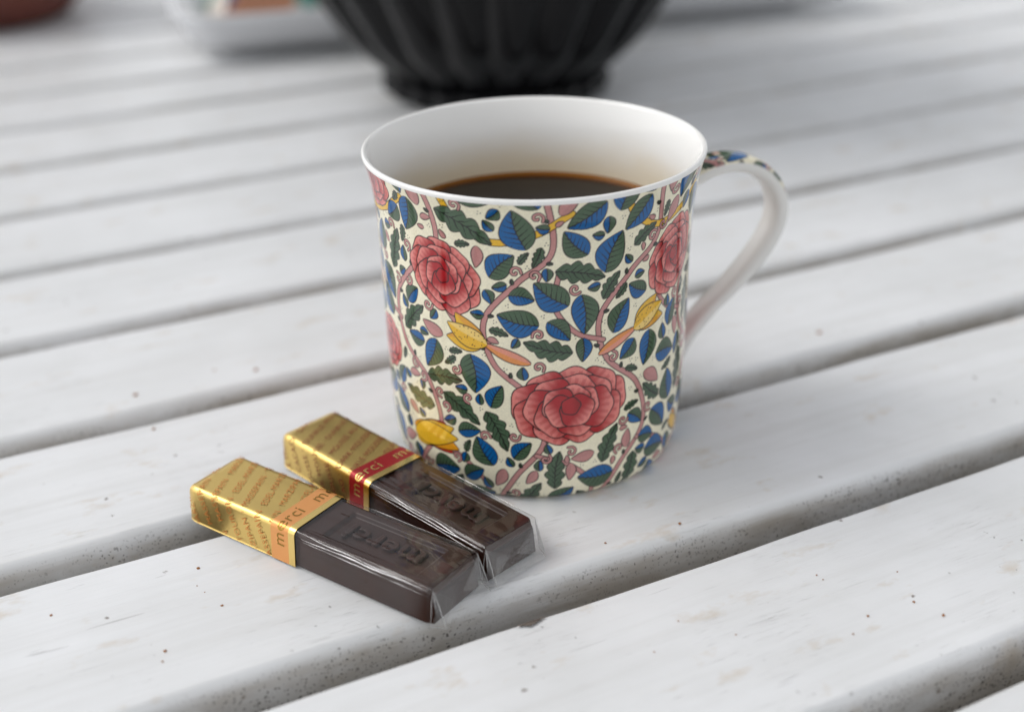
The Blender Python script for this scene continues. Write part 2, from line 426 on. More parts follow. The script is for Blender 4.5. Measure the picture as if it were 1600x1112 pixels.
# --- stems
for k_ in range(9):
    s0 = -118+k_*27.5
    stroke([(s0-4, -2), (s0+2, 8), (s0+9, 18), (s0+6, 30), (s0-3, 39), (s0-5, 50), (s0+3, 60), (s0+11, 68), (s0+9, 84)], 1.15, thorns=True)
    stroke([(s0+7, 14), (s0+15, 11), (s0+21, 5), (s0+22, -2)], 1.0, mark=False)
    stroke([(s0-4, 44), (s0-11, 47), (s0-16, 54), (s0-15, 62)], 1.0, mark=False)
for k_ in range(6):
    s0 = -105+k_*41
    stroke([(s0, 84), (s0+4, 75), (s0+12, 70), (s0+22, 72), (s0+30, 77)], 1.5, col=YEL, mark=False)
# --- large flowers (own arrangement, scattered round the mug)
for (s, z, r, a, sq) in ((7.5, 27.5, 14.2, .05, .54), (-23.5, 59.5, 10.2, -.6, .72), (38, 60, 10.2, .7, .72), (-47, 78, 8.5, .3, .7), (-49, 34, 8, .4, .75),
                         (66, 30, 13, 0, .65), (-76, 58, 10, .5, .75), (-80, 22, 12, 0, .65), (94, 62, 10, -.4, .75), (-112, 60, 10, .2, .75), (110, 26, 12, 0, .65), (58, 79, 8, 0, .7)):
    bloom(s, z, r, a, sq)
for (s, z, a, l) in ((-14.5, 44.5, 2.75, 21), (26, 45.5, .42, 20), (-56, 58, 1.9, 17), (62, 52, .5, 18), (-90, 42, .4, 20), (88, 44, 2.6, 20), (120, 46, .4, 18)):
    trumpet(s, z, a, l)
for (s, z, a, l) in ((-31.0, 14, .2, 16), (46, 10, 2.4, 9), (-62, 12, .8, 11), (84, 12, 1.2, 11), (-104, 12, .6, 11)):
    tulip(s, z, a, l)
# --- leaves: large pairs near the top middle, then whatever fits
for (s, z, a, l, f) in ((8.3, 69, 1.57, 12, 0), (-2.2, 66.0, 1.95, 11.5, 1), (17.5, 66, 1.2, 10.5, 0), (2.8, 57, 2.5, 10, 0), (13.5, 57.5, .62, 10.5, 1), (-5, 50.5, 2.9, 10, 0), (4, 49.5, 1.9, 8, 1), (12, 49.5, 1.2, 7.5, 0)):
    leaf(s, z, a, l, l*.68, flip=bool(f), test=True)
for (s, z, a, l) in ((-10.5, 63, 1.3, 13), (26.5, 62, 1.8, 13), (-7, 35.5, .9, 11), (23, 36, 2.3, 11), (-4, 15, 1.9, 11), (18, 15, 1.2, 11), (-17, 73, -.5, 15), (33, 74, 3.5, 14), (-34, 46, .8, 11), (-40, 62, 1.2, 12), (-20, 25, -.6, 12), (44, 42, 1, 10)):
    leaf(s, z, a, l, l*.42, colA=GREEN, colB=GREEN*.86, serr=4, test=True)
for it in range(80000):
    s = random.uniform(SMIN, SMAX); z = random.uniform(-2, 83); a = random.uniform(0, 6.28)
    l = random.uniform(8.2, 10.4) if it < 14000 else (random.uniform(5.8, 8.0) if it < 48000 else random.uniform(2.8, 4.6))
    kind = random.random()
    if kind < .70: leaf(s, z, a, l, l*random.uniform(.6, .74), flip=random.random() < .5, test=True)
    elif kind < .975: leaf(s, z, a, l*1.25, l*.55, colA=GREEN, colB=GREEN*.86, serr=4, test=True)
    else: leaf(s, z, a, l*.7, l*.34, colA=PINK, colB=PINK*.9, test=True, vein=False)
for it in range(2600):     # thin curling tendrils in what is left between the leaves
    s = random.uniform(SMIN, SMAX); z = random.uniform(1, 80)
    q = win(s, z, 1.15)
    if q is None or occ[q[0]].mean() > .12: continue
    a = random.uniform(0, 6.28); sg = random.choice((-1, 1))
    stroke([(s+(.25+.3*t_)*math.cos(a+sg*t_*1.5), z+(.25+.3*t_)*math.sin(a+sg*t_*1.5)) for t_ in np.linspace(0, 4.2, 9)], .42, mark=False)
    occ[q[0]] = True
for it in range(7000):     # small dots in threes and fours
    s = random.uniform(SMIN, SMAX); z = random.uniform(0, 81)
    q = win(s, z, .75)
    if q is None or occ[q[0]].any(): continue
    for i in range(3):
        a = i*2.1+s; dot(s+.42*math.cos(a), z+.42*math.sin(a), .15, lin(70, 56, 44))
    occ[q[0]] = True
g_ = np.random.default_rng(3).normal(0, 1, (CH, CW)); g_ = (g_+np.roll(g_, 1, 0)+np.roll(g_, 1, 1)+np.roll(np.roll(g_, 1, 0), 1, 1))/2
canvas *= (1+.05*g_)[..., None]     # grain of the transfer print
def sample(s, z):
    x = (s-SMIN)*RES-.5; y = np.clip(z*RES-.5, 0, CH-1.001)
    x0 = np.floor(x).astype(int); y0 = np.floor(y).astype(int); fx = (x-x0)[..., None]; fy = (y-y0)[..., None]
    a = canvas[y0, x0 % CW]; b = canvas[y0, (x0+1) % CW]; c = canvas[y0+1, x0 % CW]; d = canvas[y0+1, (x0+1) % CW]
    return (a*(1-fx)+b*fx)*(1-fy)+(c*(1-fx)+d*fx)*fy
def set_print(o, col):
    at = o.data.color_attributes.new('print', 'FLOAT_COLOR', 'POINT')
    c4 = np.ones((len(o.data.vertices), 4), np.float32); c4[:, :3] = col
    at.data.foreach_set('color', c4.ravel())

# ------------------------------------------------------------------ mug
MUG = (0.00643, 0.30418, 0)
mug = empty('coffee_mug', MUG, 0, 'floral patterned porcelain mug of black coffee with a looped handle', 'mug')
prz = np.array([0.35, 1.2, 3, 6, 9, 15, 24, 33, 45, 55, 62, 67, 71, 74.5, 77.5, 79.6])
prr = np.array([35.9, 36.7, 37.5, 38.05, 38.35, 38.75, 39.1, 39.3, 39.4, 39.5, 39.7, 40.05, 40.5, 41.05, 41.75, 42.4])
def smooth_prof(z):
    # cubic interpolation through the measured silhouette
    m = np.gradient(prr, prz); i = np.clip(np.searchsorted(prz, z)-1, 0, len(prz)-2)
    h = prz[i+1]-prz[i]; t = (z-prz[i])/h
    return (2*t**3-3*t**2+1)*prr[i]+(t**3-2*t**2+t)*h*m[i]+(-2*t**3+3*t**2)*prr[i+1]+(t**3-t**2)*h*m[i+1]
th = np.concatenate([np.linspace(-R(108), R(108), 900, endpoint=False), np.linspace(R(108), R(252), 220, endpoint=False)])
zz = np.linspace(.35, 79.6, 430)
TH_, ZZ = np.meshgrid(th, zz, indexing='ij'); RR = smooth_prof(ZZ)
V = np.stack([RR*np.sin(TH_), -RR*np.cos(TH_), ZZ], -1).reshape(-1, 3)*MM
ths = np.where(TH_ > math.pi, TH_-2*math.pi, TH_)
body = mesh('printed_wall', V, gridf(len(th), len(zz), wrap_u=True), PRINT, mug)
set_print(body, sample(ths.ravel()*39.5, ZZ.ravel()))
# white lip, inside wall, inside floor, foot
lip = [(42.4, 79.6), (42.52, 80.0), (42.5, 80.4), (42.3, 80.7), (42.0, 80.82), (41.6, 80.75), (41.25, 80.45), (40.95, 79.9)]
ins = [(40.3, 78.2), (39.6, 76), (38.9, 73), (38.35, 69), (37.95, 64), (37.75, 58), (37.6, 45), (37.4, 30), (37.0, 15), (36.4, 8), (34.5, 4.6), (31, 3.2), (20, 2.8), (.01, 2.7)]
NTH = 160
def lathe(name, pr, mat, parent, n=NTH):
    pr = np.array(pr); a = np.linspace(0, 2*np.pi, n, endpoint=False)
    V = np.stack([pr[:, 0][None]*np.sin(a)[:, None], -pr[:, 0][None]*np.cos(a)[:, None], np.tile(pr[:, 1], (n, 1))], -1).reshape(-1, 3)*MM
    F = gridf(n, len(pr), wrap_u=True); return mesh(name, V, F, mat, parent)
def dens(pr, k_=4):
    pr = np.array(pr, float); out = []
    Q = np.vstack([2*pr[0]-pr[1], pr, 2*pr[-1]-pr[-2]])
    for i in range(1, len(Q)-2):
        for t in np.arange(k_)/k_:
            p0, p1, p2, p3 = Q[i-1:i+3]
            out.append(.5*((2*p1)+(-p0+p2)*t+(2*p0-5*p1+4*p2-p3)*t*t+(-p0+3*p1-3*p2+p3)*t**3))
    return np.vstack(out+[pr[-1]])
lathe('white_lip_and_inside', dens(lip+ins, 3), PORC, mug)
lathe('foot', [(35.9, .35), (35.5, .1), (34.9, 0.0), (33.8, .1), (33.0, .8), (31, 1.4), (.01, 1.5)], PORC, mug)
# handle
HAZ = R(21)
hc = dens([(40.6, 64.4), (44.5, 66.4), (50, 68.0), (57, 68.1), (64, 65.6), (69.2, 60.6), (71.6, 54), (70.4, 47), (65.4, 39.4), (58.0, 32.2), (51.5, 26.8), (45.5, 20.6), (42, 15.5), (39.8, 11.5)], 14)
tg = np.gradient(hc, axis=0); tg /= np.linalg.norm(tg, axis=1)[:, None]; nm = np.stack([-tg[:, 1], tg[:, 0]], -1)   # outer side
par = np.linspace(0, 1, len(hc))
hw = np.interp(par, [0, .06, .25, .5, .66, .74, .9, 1], [5.9, 5.2, 4.6, 4.2, 3.9, 3.7, 3.9, 4.6])
hthk = np.interp(par, [0, .06, .2, .5, .62, .72, .85, 1], [3.2, 2.8, 2.4, 2.4, 2.5, 2.0, 2.2, 2.8])
na = 56; aa = np.linspace(0, 2*np.pi, na, endpoint=False)
ex = 2/2.6
cu = np.sign(np.cos(aa))*np.abs(np.cos(aa))**ex; cv = np.sign(np.sin(aa))*np.abs(np.sin(aa))**ex
radial = Vector((math.cos(HAZ), math.sin(HAZ), 0)); side = Vector((-math.sin(HAZ), math.cos(HAZ), 0))
P2 = hc[:, None, :] + nm[:, None, :]*(cv[None, :, None]*hthk[:, None, None])
Vh = (P2[..., 0:1]*np.array(radial)[None, None] + P2[..., 1:2]*np.array([0, 0, 1])[None, None] + (cu[None, :]*hw[:, None])[..., None]*np.array(side)[None, None])
handle = mesh('handle', Vh.reshape(-1, 3)*MM, gridf(len(hc), na, wrap_v=True), PRINT, mug)
arc = np.concatenate([[0], np.cumsum(np.linalg.norm(np.diff(hc, axis=0), axis=1))])
hs = 3 + cu[None, :]*hw[:, None]*1.0 + 0*arc[:, None]; hz = 73-arc[:, None]*1.0 + 0*cu[None, :]
colh = sample(hs.ravel(), np.clip(hz.ravel(), 1, 80)).reshape(len(hc), na, 3)
mask = (np.clip((cv-.30)*6, 0, 1)[None, :]*np.clip((.42-par[:, None])*30, 0, 1))[..., None]
set_print(handle, (colh*mask + lin(236, 235, 231)*(1-mask)).reshape(-1, 3))
# coffee
cz = 59.6
cpr = dens([(.01, cz), (18, cz), (30, cz), (35, cz+.02), (36.6, cz+.18), (37.3, cz+.55), (37.62, cz+1.1)], 4)
coffee = lathe('coffee', [(r_, z_-cz) for r_, z_ in cpr], COFFEE, None, 128)
coffee.location = (MUG[0], MUG[1], cz*MM); tag(coffee, 'dark brown coffee filling the patterned mug', 'coffee')

# ------------------------------------------------------------------ chocolate bars
BW_, BH = 18.4, 9.4       # base width, height (mm)
FL = 1.25                  # edge rounding
def profile(v, grow=0.0, bw=BW_, bh=BH, fl=FL):
    """arc length v from the top middle (positive = far side) -> y, z, and the outward normal"""
    s = np.sign(v); v = np.abs(v)
    slope = math.atan2(.75, bh)                     # sides lean out slightly towards the base
    ang = math.pi/2-slope
    a = bw/2-.75-fl*math.tan(ang/2)
    arcl = fl*ang
    t = np.clip((v-a)/arcl, 0, 1)*ang
    y = np.minimum(v, a)+fl*np.sin(t); z = bh-fl*(1-np.cos(t))
    rem = np.maximum(v-a-arcl, 0)
    y = y+rem*math.cos(ang); z = z-rem*math.sin(ang)
    ny, nz = np.sin(t), np.cos(t)
    return s*(y+ny*grow), z+nz*grow, s*ny, nz
VMAX = 8.25-0 + 10.35
def vmax(zmin=.25):
    vs = np.linspace(10, 30, 2000); z = profile(vs)[1]; return float(vs[np.argmin(np.abs(z-zmin))])
VM = vmax(.3)
def nz3(x, y, z, k_=1.0, sd=0.):
    return mnoise.noise(Vector((x*k_+sd, y*k_, z*k_)))
def vlist(fine=.6):
    a = BW_/2-.75-FL*.9
    top = np.linspace(-a, a, int(2*a/fine)); e = np.linspace(a, a+FL*1.45, 9)[1:]; sd_ = np.linspace(a+FL*1.45, VM, 14)[1:]
    return np.concatenate([-sd_[::-1], -e[::-1], top, e, sd_])
def sheet(name, x0, x1, nx, grow, mat, parent, wr=0.0, seed=0, xf=None, bottom=True):
    xs = np.linspace(x0, x1, nx); vs = vlist(); y, z, ny, nz_ = profile(vs, grow)
    V = np.zeros((nx, len(vs), 3))
    for i, x in enumerate(xs):
        d = np.array([nz3(x*.06, vv*.16, seed) for vv in vs])*wr if wr else 0
        yy, zz_ = y+ny*d, z+nz_*d
        V[i] = np.stack([np.full(len(vs), x), yy, np.maximum(zz_, .22)], -1)
    if xf is not None: V = xf(V)
    F = gridf(nx, len(vs)).tolist()
    if bottom:
        for i in range(nx-1): F.append((i*len(vs), (i+1)*len(vs), (i+2)*len(vs)-1, (i+1)*len(vs)-1))
    return mesh(name, V.reshape(-1, 3)*MM, [tuple(f) for f in F], mat, parent)
GX = 35.2    # gold sleeve ends here
def text_mesh(body_, size, ext=0.0, bev=0.0, align='LEFT', thin=0.0):
    cu_ = bpy.data.curves.new('t', 'FONT'); cu_.body = body_; cu_.size = size; cu_.extrude = ext; cu_.bevel_depth = bev; cu_.bevel_resolution = 2
    cu_.align_x = align; cu_.resolution_u = 3; cu_.space_character = 1.08; cu_.offset = thin
    o = bpy.data.objects.new('t', cu_); C.objects.link(o)
    bpy.context.view_layer.update()
    m = bpy.data.meshes.new_from_object(o.evaluated_get(bpy.context.evaluated_depsgraph_get()))
    bpy.data.objects.remove(o); bpy.data.curves.remove(cu_); return m
def wrap_text(name, items, grow, mat, parent, xlim, vlim):
    """items: (text, size, x, v, angle) on the unrolled wrapper; text is cut at the folds and laid round the bar"""
    bm = bmesh.new()
    for (tx, size, x, v, a) in items:
        m = text_mesh(tx, size, thin=-.010*size if size < 3 else -.006*size); m.transform(Matrix.Translation((x, v, 0)) @ Matrix.Rotation(a, 4, 'Z')); bm.from_mesh(m); bpy.data.meshes.remove(m)
    def cut(co, no, clear):
        bmesh.ops.bisect_plane(bm, geom=bm.verts[:]+bm.edges[:]+bm.faces[:], plane_co=co, plane_no=no, clear_outer=clear)
    cut((xlim[0], 0, 0), (-1, 0, 0), True); cut((xlim[1], 0, 0), (1, 0, 0), True); cut((0, vlim[0], 0), (0, -1, 0), True); cut((0, vlim[1], 0), (0, 1, 0), True)
    a = BW_/2-.75-FL*.9
    for sgn in (-1, 1):
        for q in range(6): cut((0, sgn*(a+FL*1.45*q/5), 0), (0, 1, 0), False)
    for vtx in bm.verts:
        y, z, ny, nz_ = profile(np.array([vtx.co.y]), grow); vtx.co = Vector((vtx.co.x, float(y[0]), max(float(z[0]), .26)))*MM
    me = bpy.data.meshes.new(name); bm.to_mesh(me); bm.free(); me.materials.append(mat)
    o = bpy.data.objects.new(name, me); C.objects.link(o); o.parent = parent; return o
def band(name, x0, x1, grow, mat, parent):
    xs = np.linspace(x0, x1, 5); vs = vlist(); y, z, _, _ = profile(vs, grow)
    V = np.stack([np.repeat(xs[:, None], len(vs), 1), np.tile(y, (5, 1)), np.tile(np.maximum(z, .24), (5, 1))], -1)
    return mesh(name, V.reshape(-1, 3)*MM, gridf(5, len(vs)).tolist(), mat, parent)

def smoothstep(a, b, x):
    t = np.clip((x-a)/(b-a), 0, 1); return t*t*(3-2*t)
def chocolate(parent):
    CX0, CX1 = 30.0, 73.8
    xs = np.concatenate([np.linspace(CX0, 68, 150), np.linspace(68, CX1, 22)[1:]]); vs = vlist(.2)
    V = []
    for x in xs:
        y, z, ny, nz_ = profile(vs, -.35)
        t = smoothstep(72.2, CX1, x)
        drop = t**2*1.4
        # end: top edge slopes down and the flanks draw in
        z2 = z - drop*(z/BH); y2 = y*(1-.05*t**2)
        rx = smoothstep(40.6, 41.5, x)*(1-smoothstep(67.6, 68.5, x)); ry = 1-smoothstep(5.0, 5.7, np.abs(y))
        z2 = z2-1.0*rx*ry*(z > BH-1.2)
        # shallow raised edge round the top
        V.append(np.stack([np.full(len(vs), x), y2, np.maximum(z2, .25)], -1))
    n = len(vs); nx = len(xs); V = np.array(V).reshape(-1, 3)
    # end face: fan rows leaning outwards towards the base
    last = V[-n:]; rows = [last]
    for q, k_ in ((.3, .985), (.55, .96)):
        r = last.copy(); r[:, 1] *= k_; r[:, 2] = .25+(last[:, 2]-.25)*(k_-.012); r[:, 0] = CX1+q-.0+ (1-last[:, 2]/BH)*.5*q; rows.append(r)
    V = np.vstack([V]+rows[1:]); F = gridf(nx+2, n).tolist()
    F += [tuple(range((nx+1)*n, (nx+2)*n)), tuple(range(n))[::-1]]
    return mesh('chocolate', V*MM, [tuple(f) for f in F], CHOC, parent)
def film_end(V, n_end=9, out=2.6):
    return V
def clear_film(parent, seed):
    X0, X1 = GX-.1, 74.5
    xs = np.linspace(X0, X1, 120); vs = np.concatenate([np.linspace(-VM, -11, 16, endpoint=False), np.linspace(-11, -6, 44, endpoint=False), np.linspace(-6, 6, 56, endpoint=False), np.linspace(6, 11, 44, endpoint=False), np.linspace(11, VM, 17)]); n = len(vs)
    rows = []
    for x in xs:
        y, z, ny, nz_ = profile(vs, .34)
        amp = .09*smoothstep(X0, X0+5, x)
        d = np.array([nz3(x*.045+vv*.04, vv*.30, seed, 1)+.35*nz3(x*.12+vv*.1, vv*.5, seed+4, 1) for vv in vs])*amp
        av = np.abs(vs); ed = np.exp(-((av-8.4)/1.7)**2)*smoothstep(X0, X0+4, x)
        d = d + ed*(.10*np.sin(av*4.2+1.5*nz3(x*.05, seed, 2.))+.05*np.sin(av*9+x*.12))
        d = np.maximum(d, -.3)
        rows.append(np.stack([np.full(n, x), y+ny*d, np.maximum(z+nz_*d, .21)], -1))
    V = np.array(rows); F = gridf(len(rows), n).tolist()
    fo = mesh('clear_film', V.reshape(-1, 3)*MM, F, FILM, parent)
    # thin mirror-like tubes added to make highlight streaks along the film's upper edges
    for e_, (v0, v1, r0) in enumerate(((-8.1, -8.6, .10), (-8.9, -8.7, .16), (-9.5, -9.7, .09), (8.3, 8.6, .09))):
        xl = np.linspace(X0+1.5+e_*.7, X1-.4-e_*.9, 60); vl = v0+(v1-v0)*(xl-X0)/(X1-X0)+np.array([.28*nz3(x_*.11, e_*3.1, seed) for x_ in xl])
        yl, zl, nyl, nzl = profile(vl, .40); rl = r0*np.array([max(.15, .75+.9*nz3(x_*.2, e_*5.3, seed+2)) for x_ in xl])*np.sin(np.linspace(.1, 3.04, 60))
        al = np.linspace(0, 2*np.pi, 7, endpoint=False)
        Vl = np.stack([np.repeat(xl[:, None], 7, 1), yl[:, None]+rl[:, None]*np.cos(al)*1.5, zl[:, None]+rl[:, None]*np.sin(al)], -1)
        mesh('highlight_streak', Vl.reshape(-1, 3)*MM, gridf(60, 7, wrap_v=True), GLINT, fo)
    # the end is folded like a parcel: a sloping front panel with pinched triangular ears at the sides
    X = X1; h2 = BH+.25; rj = np.random.default_rng(int(seed*10))
    def facet(name, pts, faces): mesh(name, np.array(pts)*MM, faces, FOLD, fo, smooth=False)
    nu, nv_ = 13, 9; pts = []
    for i in range(nu):
        for j in range(nv_):
            a_, b_ = i/(nu-1)*2-1, j/(nv_-1)
            bul = .5*math.sin(math.pi*b_)*(1-a_*a_*.6) + .22*nz3(a_*2.2, b_*2.5, seed)
            pts.append((X+.05+3.4*b_**1.25-bul*.4, a_*(7.9+.2*b_), (h2-.1)*(1-b_)+.3*b_+bul))
    facet('end_panel', pts, gridf(nu, nv_).tolist())
    for sgn in (-1, 1):
        yb = sgn*(BW_/2+.25)
        tip = (X+3.5, sgn*8.0, .32); topc = (X, sgn*8.0, h2-.5); botc = (X, yb, .3); mid = (X+1.3, sgn*8.75, 4.0)
        facet('folded_ear', [topc, botc, tip, mid], [(0, 1, 3), (1, 2, 3), (0, 3, 2)])
        for c_, (p_, q_) in enumerate(((topc, tip), (topc, botc), (botc, tip), (topc, mid))):
            p_, q_ = np.array(p_), np.array(q_); L_ = np.linspace(0, 1, 7)[:, None]; ctr = p_+(q_-p_)*L_+np.array([nz3(x_*4+c_, seed, sgn) for x_ in L_[:, 0]])[:, None]*np.array([.12, .1, .12])
            ctr[:, 2] = np.maximum(ctr[:, 2], .28); d_ = (q_-p_)/np.linalg.norm(q_-p_); e1 = np.cross(d_, (0.3, .2, .9)); e1 /= np.linalg.norm(e1); e2 = np.cross(d_, e1)
            rr_ = (.13*np.sin(np.linspace(.25, 2.9, 7)))[:, None, None]; aa_ = np.linspace(0, 2*np.pi, 6, endpoint=False)[None, :, None]
            mesh('fold_highlight', ((ctr[:, None]+rr_*(np.cos(aa_)*e1+np.sin(aa_)*e2)).reshape(-1, 3))*MM, gridf(7, 6, wrap_v=True), GLINT, fo)  # fold edges carry added glossy tubes that draw their highlight lines
        q = sgn*rj.uniform(2.0, 4.2)
        facet('inner_fold', [(X+.15, sgn*7.9, h2-.9), (X+.9, q*.4, 3.6+rj.uniform(-.8, .8)), (X+2.7, sgn*8.0, .5), (X+.6, sgn*5.2, 5.8)], [(0, 3, 1), (3, 2, 1), (0, 2, 3)])
    return fo
def bar(loc, rz, label, lines, ink_mat, band_mat, merci_mat, seed):
    b = empty('chocolate_bar', loc, rz, label, 'chocolate', 'wrapped chocolate bars lying by the mug')
    chocolate(b)
    # raised lettering in the plaque, upside down to the viewer
    m = text_mesh('merci', 7.9, .34, .24, 'CENTER')
    m.transform(Matrix.Scale(MM, 4) @ Matrix.Translation((54.6, 2.1, BH-1.05)) @ Matrix.Rotation(math.pi, 4, 'Z') @ Matrix.Diagonal((1.12, 1, 1, 1)))
    m.materials.append(CHOC); m.name = 'raised_lettering'; o = bpy.data.objects.new('raised_lettering', m); C.objects.link(o); o.parent = b
    # gold sleeve with a folded gold end
    def xf(V):
        q = smoothstep(2.2, 0, V[..., 0])
        V[..., 1] *= 1-.05*q**2; V[..., 2] = np.maximum(V[..., 2]*(1-.05*q**2), .22); return V
    g = sheet('gold_wrapper', 0, GX, 60, .30, GOLD, b, wr=.05, seed=seed, xf=xf)
    vs = vlist(); y, z, _, _ = profile(vs, .30); y = y*.95; z = np.maximum(z*.95, .22); n = len(vs)
    V = [np.stack([np.zeros(n), y, z], -1)]
    V.append(np.stack([np.full(n, -.25), y*.8, 4.4+(z-4.4)*.8], -1)); V.append(np.stack([np.full(n, .1), y*.3, 4.4+(z-4.4)*.25], -1)); 
    V = np.vstack(V); mesh('wrapper_end', V*MM, [tuple(q) for q in gridf(3, n).tolist()]+[tuple(range(2*n, 3*n))[::-1]], GOLD, b)
    # printed words run round the sleeve, slanted towards the gold end
    items = []; a = R(90+24); per = 4.35
    for i in range(-3, 15):
        t = lines[i % len(lines)]
        x0 = 6+i*per/math.cos(R(24)); st = -24-((i*5.3) % 9)
        items.append((t, 2.45, x0+(-st)*math.tan(R(24))*1.0-9.5, st, a))
    items = [(t, s_, x, v, a_) for (t, s_, x, v, a_) in items]
    XB0, XB1 = GX-7.4, GX-1.9
    wrap_text('wrapper_lettering', items, .52, ink_mat, b, (.6, XB0-.3), (-VM+.3, VM-.3))
    band('printed_band', XB0, XB1, .50, band_mat, b); band('gold_trim', XB1, GX+.05, .52, GOLD2, b)
    wrap_text('band_lettering', [('merci', 4.9, XB1-1.3, -13.2+i*16.2, R(90)) for i in range(3)], .58, merci_mat, b, (XB0+.2, XB1-.2), (-VM+.3, VM-.3))
    clear_film(b, seed)
    return b
def place(p_bl, p_br, far=0):
    """bar whose near bottom edge runs from p_bl to p_br (mm)"""
    d = Vector((p_br[0]-p_bl[0], p_br[1]-p_bl[1], 0)).normalized(); wv = Vector((-d.y, d.x, 0))
    o = Vector((p_bl[0], p_bl[1], 0))+wv*(BW_/2); return (o.x*MM, o.y*MM, .0002), math.atan2(d.y, d.x)
l1, a1 = place((-79.4, 261.3), (-19.3, 218.8))
bar(l1, a1, 'front chocolate bar with gold wrapper, orange band and dark chocolate showing through clear film',
    ['EDEL-MARZIPAN · MASSEPAIN · TOURON', 'MARZIPAN · MASSEPAIN · EDEL-MARZIPAN', 'TOURON · MASSEPAIN · MARZIPAN · TOURON', 'MASSEPAIN · TOURON · EDEL-MARZIPAN'], INK_OR, BAND_OR, INK_OLIVE, 1.7)
l2, a2 = place((-60.4, 285.6), (-7.0, 232.4))
bar(l2, a2, 'rear chocolate bar with gold wrapper and red band, lying against the mug base',
    ['DUNKLE MOUSSE · MOUSSE AU CACAO', 'MOUSSE AU CACAO · DARK MOUSSE', 'DARK MOUSSE · DUNKLE MOUSSE · CACAO', 'CACAO · DARK MOUSSE · DUNKLE MOUSSE'], INK_RED, BAND_RED, INK_PALE, 6.3)

# ------------------------------------------------------------------ black fluted bowl behind the mug
bowl = empty('black_bowl', (-.0055, .664, 0), 0, 'large glossy black fluted bowl on a beaded foot behind the mug', 'bowl')
bz = np.array([6.5, 9, 14, 21, 32, 44, 62, 86, 112, 140, 165, 185]); br = np.array([50, 53.5, 60, 68, 78.5, 86.5, 98, 112, 124, 133, 138, 140])
bpr = dens(np.stack([br, bz], -1), 5)
nb, nl = 360, 22
a = np.linspace(0, 2*np.pi, nb, endpoint=False)
lob = np.abs(np.sin(a*nl/2+.35))**.75
amp = np.interp(bpr[:, 1], [6.5, 12, 165, 185], [.02, .075, .06, .03])
Rb = bpr[None, :, 0]*(1-amp[None]*(1-lob[:, None]))
V = np.stack([Rb*np.sin(a)[:, None], -Rb*np.cos(a)[:, None], np.tile(bpr[:, 1], (nb, 1))], -1)
Rin = Rb[:, ::-1]-6; inner = np.stack([Rin*np.sin(a)[:, None], -Rin*np.cos(a)[:, None], np.tile(bpr[::-1, 1]+2, (nb, 1))], -1)
cap = np.stack([np.full(nb, 0.01)*np.sin(a), -np.full(nb, .01)*np.cos(a), np.full(nb, 9.5)], -1)[:, None]
lipb = np.stack([(Rb[:, -1]-3)*np.sin(a), -(Rb[:, -1]-3)*np.cos(a), np.full(nb, 188.5)], -1)[:, None]
V = np.concatenate([V, lipb, inner, cap], 1)
mesh('bowl_wall', V.reshape(-1, 3)*MM, gridf(nb, V.shape[1], wrap_u=True), BLACK, bowl)
fpr = dens([(.01, 1.0), (40, 1.0), (50, .2), (55, .3), (59.6, 3.4), (60, 7), (57.5, 10.5), (50, 12)], 5)
lobf = .91+.09*np.abs(np.sin(a*nl/2+.35))**.7
V = np.stack([fpr[None, :, 0]*lobf[:, None]*np.sin(a)[:, None], -fpr[None, :, 0]*lobf[:, None]*np.cos(a)[:, None], np.tile(fpr[:, 1], (nb, 1))], -1)
mesh('foot', V.reshape(-1, 3)*MM, gridf(nb, len(fpr), wrap_u=True), BLACK, bowl)

# ------------------------------------------------------------------ white platter with a patterned napkin
PA = math.atan2(834-732, 211+164)
plat = empty('platter', (-.182, .713, 0), PA, 'long white rectangular serving platter with raised rim behind the black bowl', 'platter')
def rrect(x0, y0, x1, y1, r, z, n=10):
    out = []
    for cx, cy, a0 in ((x1-r, y1-r, 0), (x0+r, y1-r, 90), (x0+r, y0+r, 180), (x1-r, y0+r, 270)):
        for q in range(n+1):
            t = R(a0+90*q/n); out.append((cx+r*math.cos(t), cy+r*math.sin(t), z))
    return out
LX, LY = 428, 190
rings = [rrect(40, 40, LX-40, LY-40, 14, 1), rrect(30, 28, LX-30, LY-28, 16, 0.3), rrect(28, 26, LX-28, LY-26, 17, 5), rrect(8, 6, LX-8, LY-6, 19, 9), rrect(0, 0, LX, LY, 22, 24), rrect(-2, -2, LX+2, LY+2, 22, 27), rrect(-1, -1, LX+1, LY+1, 22, 28.2), rrect(2, 2, LX-2, LY-2, 21, 28), rrect(14, 13, LX-14, LY-13, 16, 11), rrect(26, 24, LX-26, LY-24, 12, 9.5)]
V = np.array(rings); nr = V.shape[1]
F = gridf(len(rings), nr, wrap_v=True).tolist()+[tuple(range(nr))[::-1], tuple(range((len(rings)-1)*nr, len(rings)*nr))]
mesh('platter_dish', V.reshape(-1, 3)*MM, [tuple(q) for q in F], STONE, plat)
k = NT('printed_napkin'); k.set(Roughness=.8)
tc = k.n('ShaderNodeTexCoord'); vo = k.n('ShaderNodeTexVoronoi', i_Scale=34.0); k.l(tc.outputs['Object'], vo.inputs['Vector'])
sc = k.n('ShaderNodeSeparateColor'); k.l(vo.outputs['Color'], sc.inputs[0])
cr = k.ramp(sc.outputs[0], [(0, L4(214, 206, 196)), (.3, L4(206, 164, 128)), (.5, L4(60, 84, 124)), (.62, L4(196, 140, 110)), (.8, L4(110, 160, 150)), (1, L4(214, 208, 200))])
cr.node.color_ramp.interpolation = 'CONSTANT'; k.l(cr, k.b.inputs['Base Color'])
NAP = k.m
nx_, ny_ = 60, 40
xs = np.linspace(22, 232, nx_); ys = np.linspace(30, 160, ny_)
X, Y = np.meshgrid(xs, ys, indexing='ij')
Z = np.zeros_like(X)
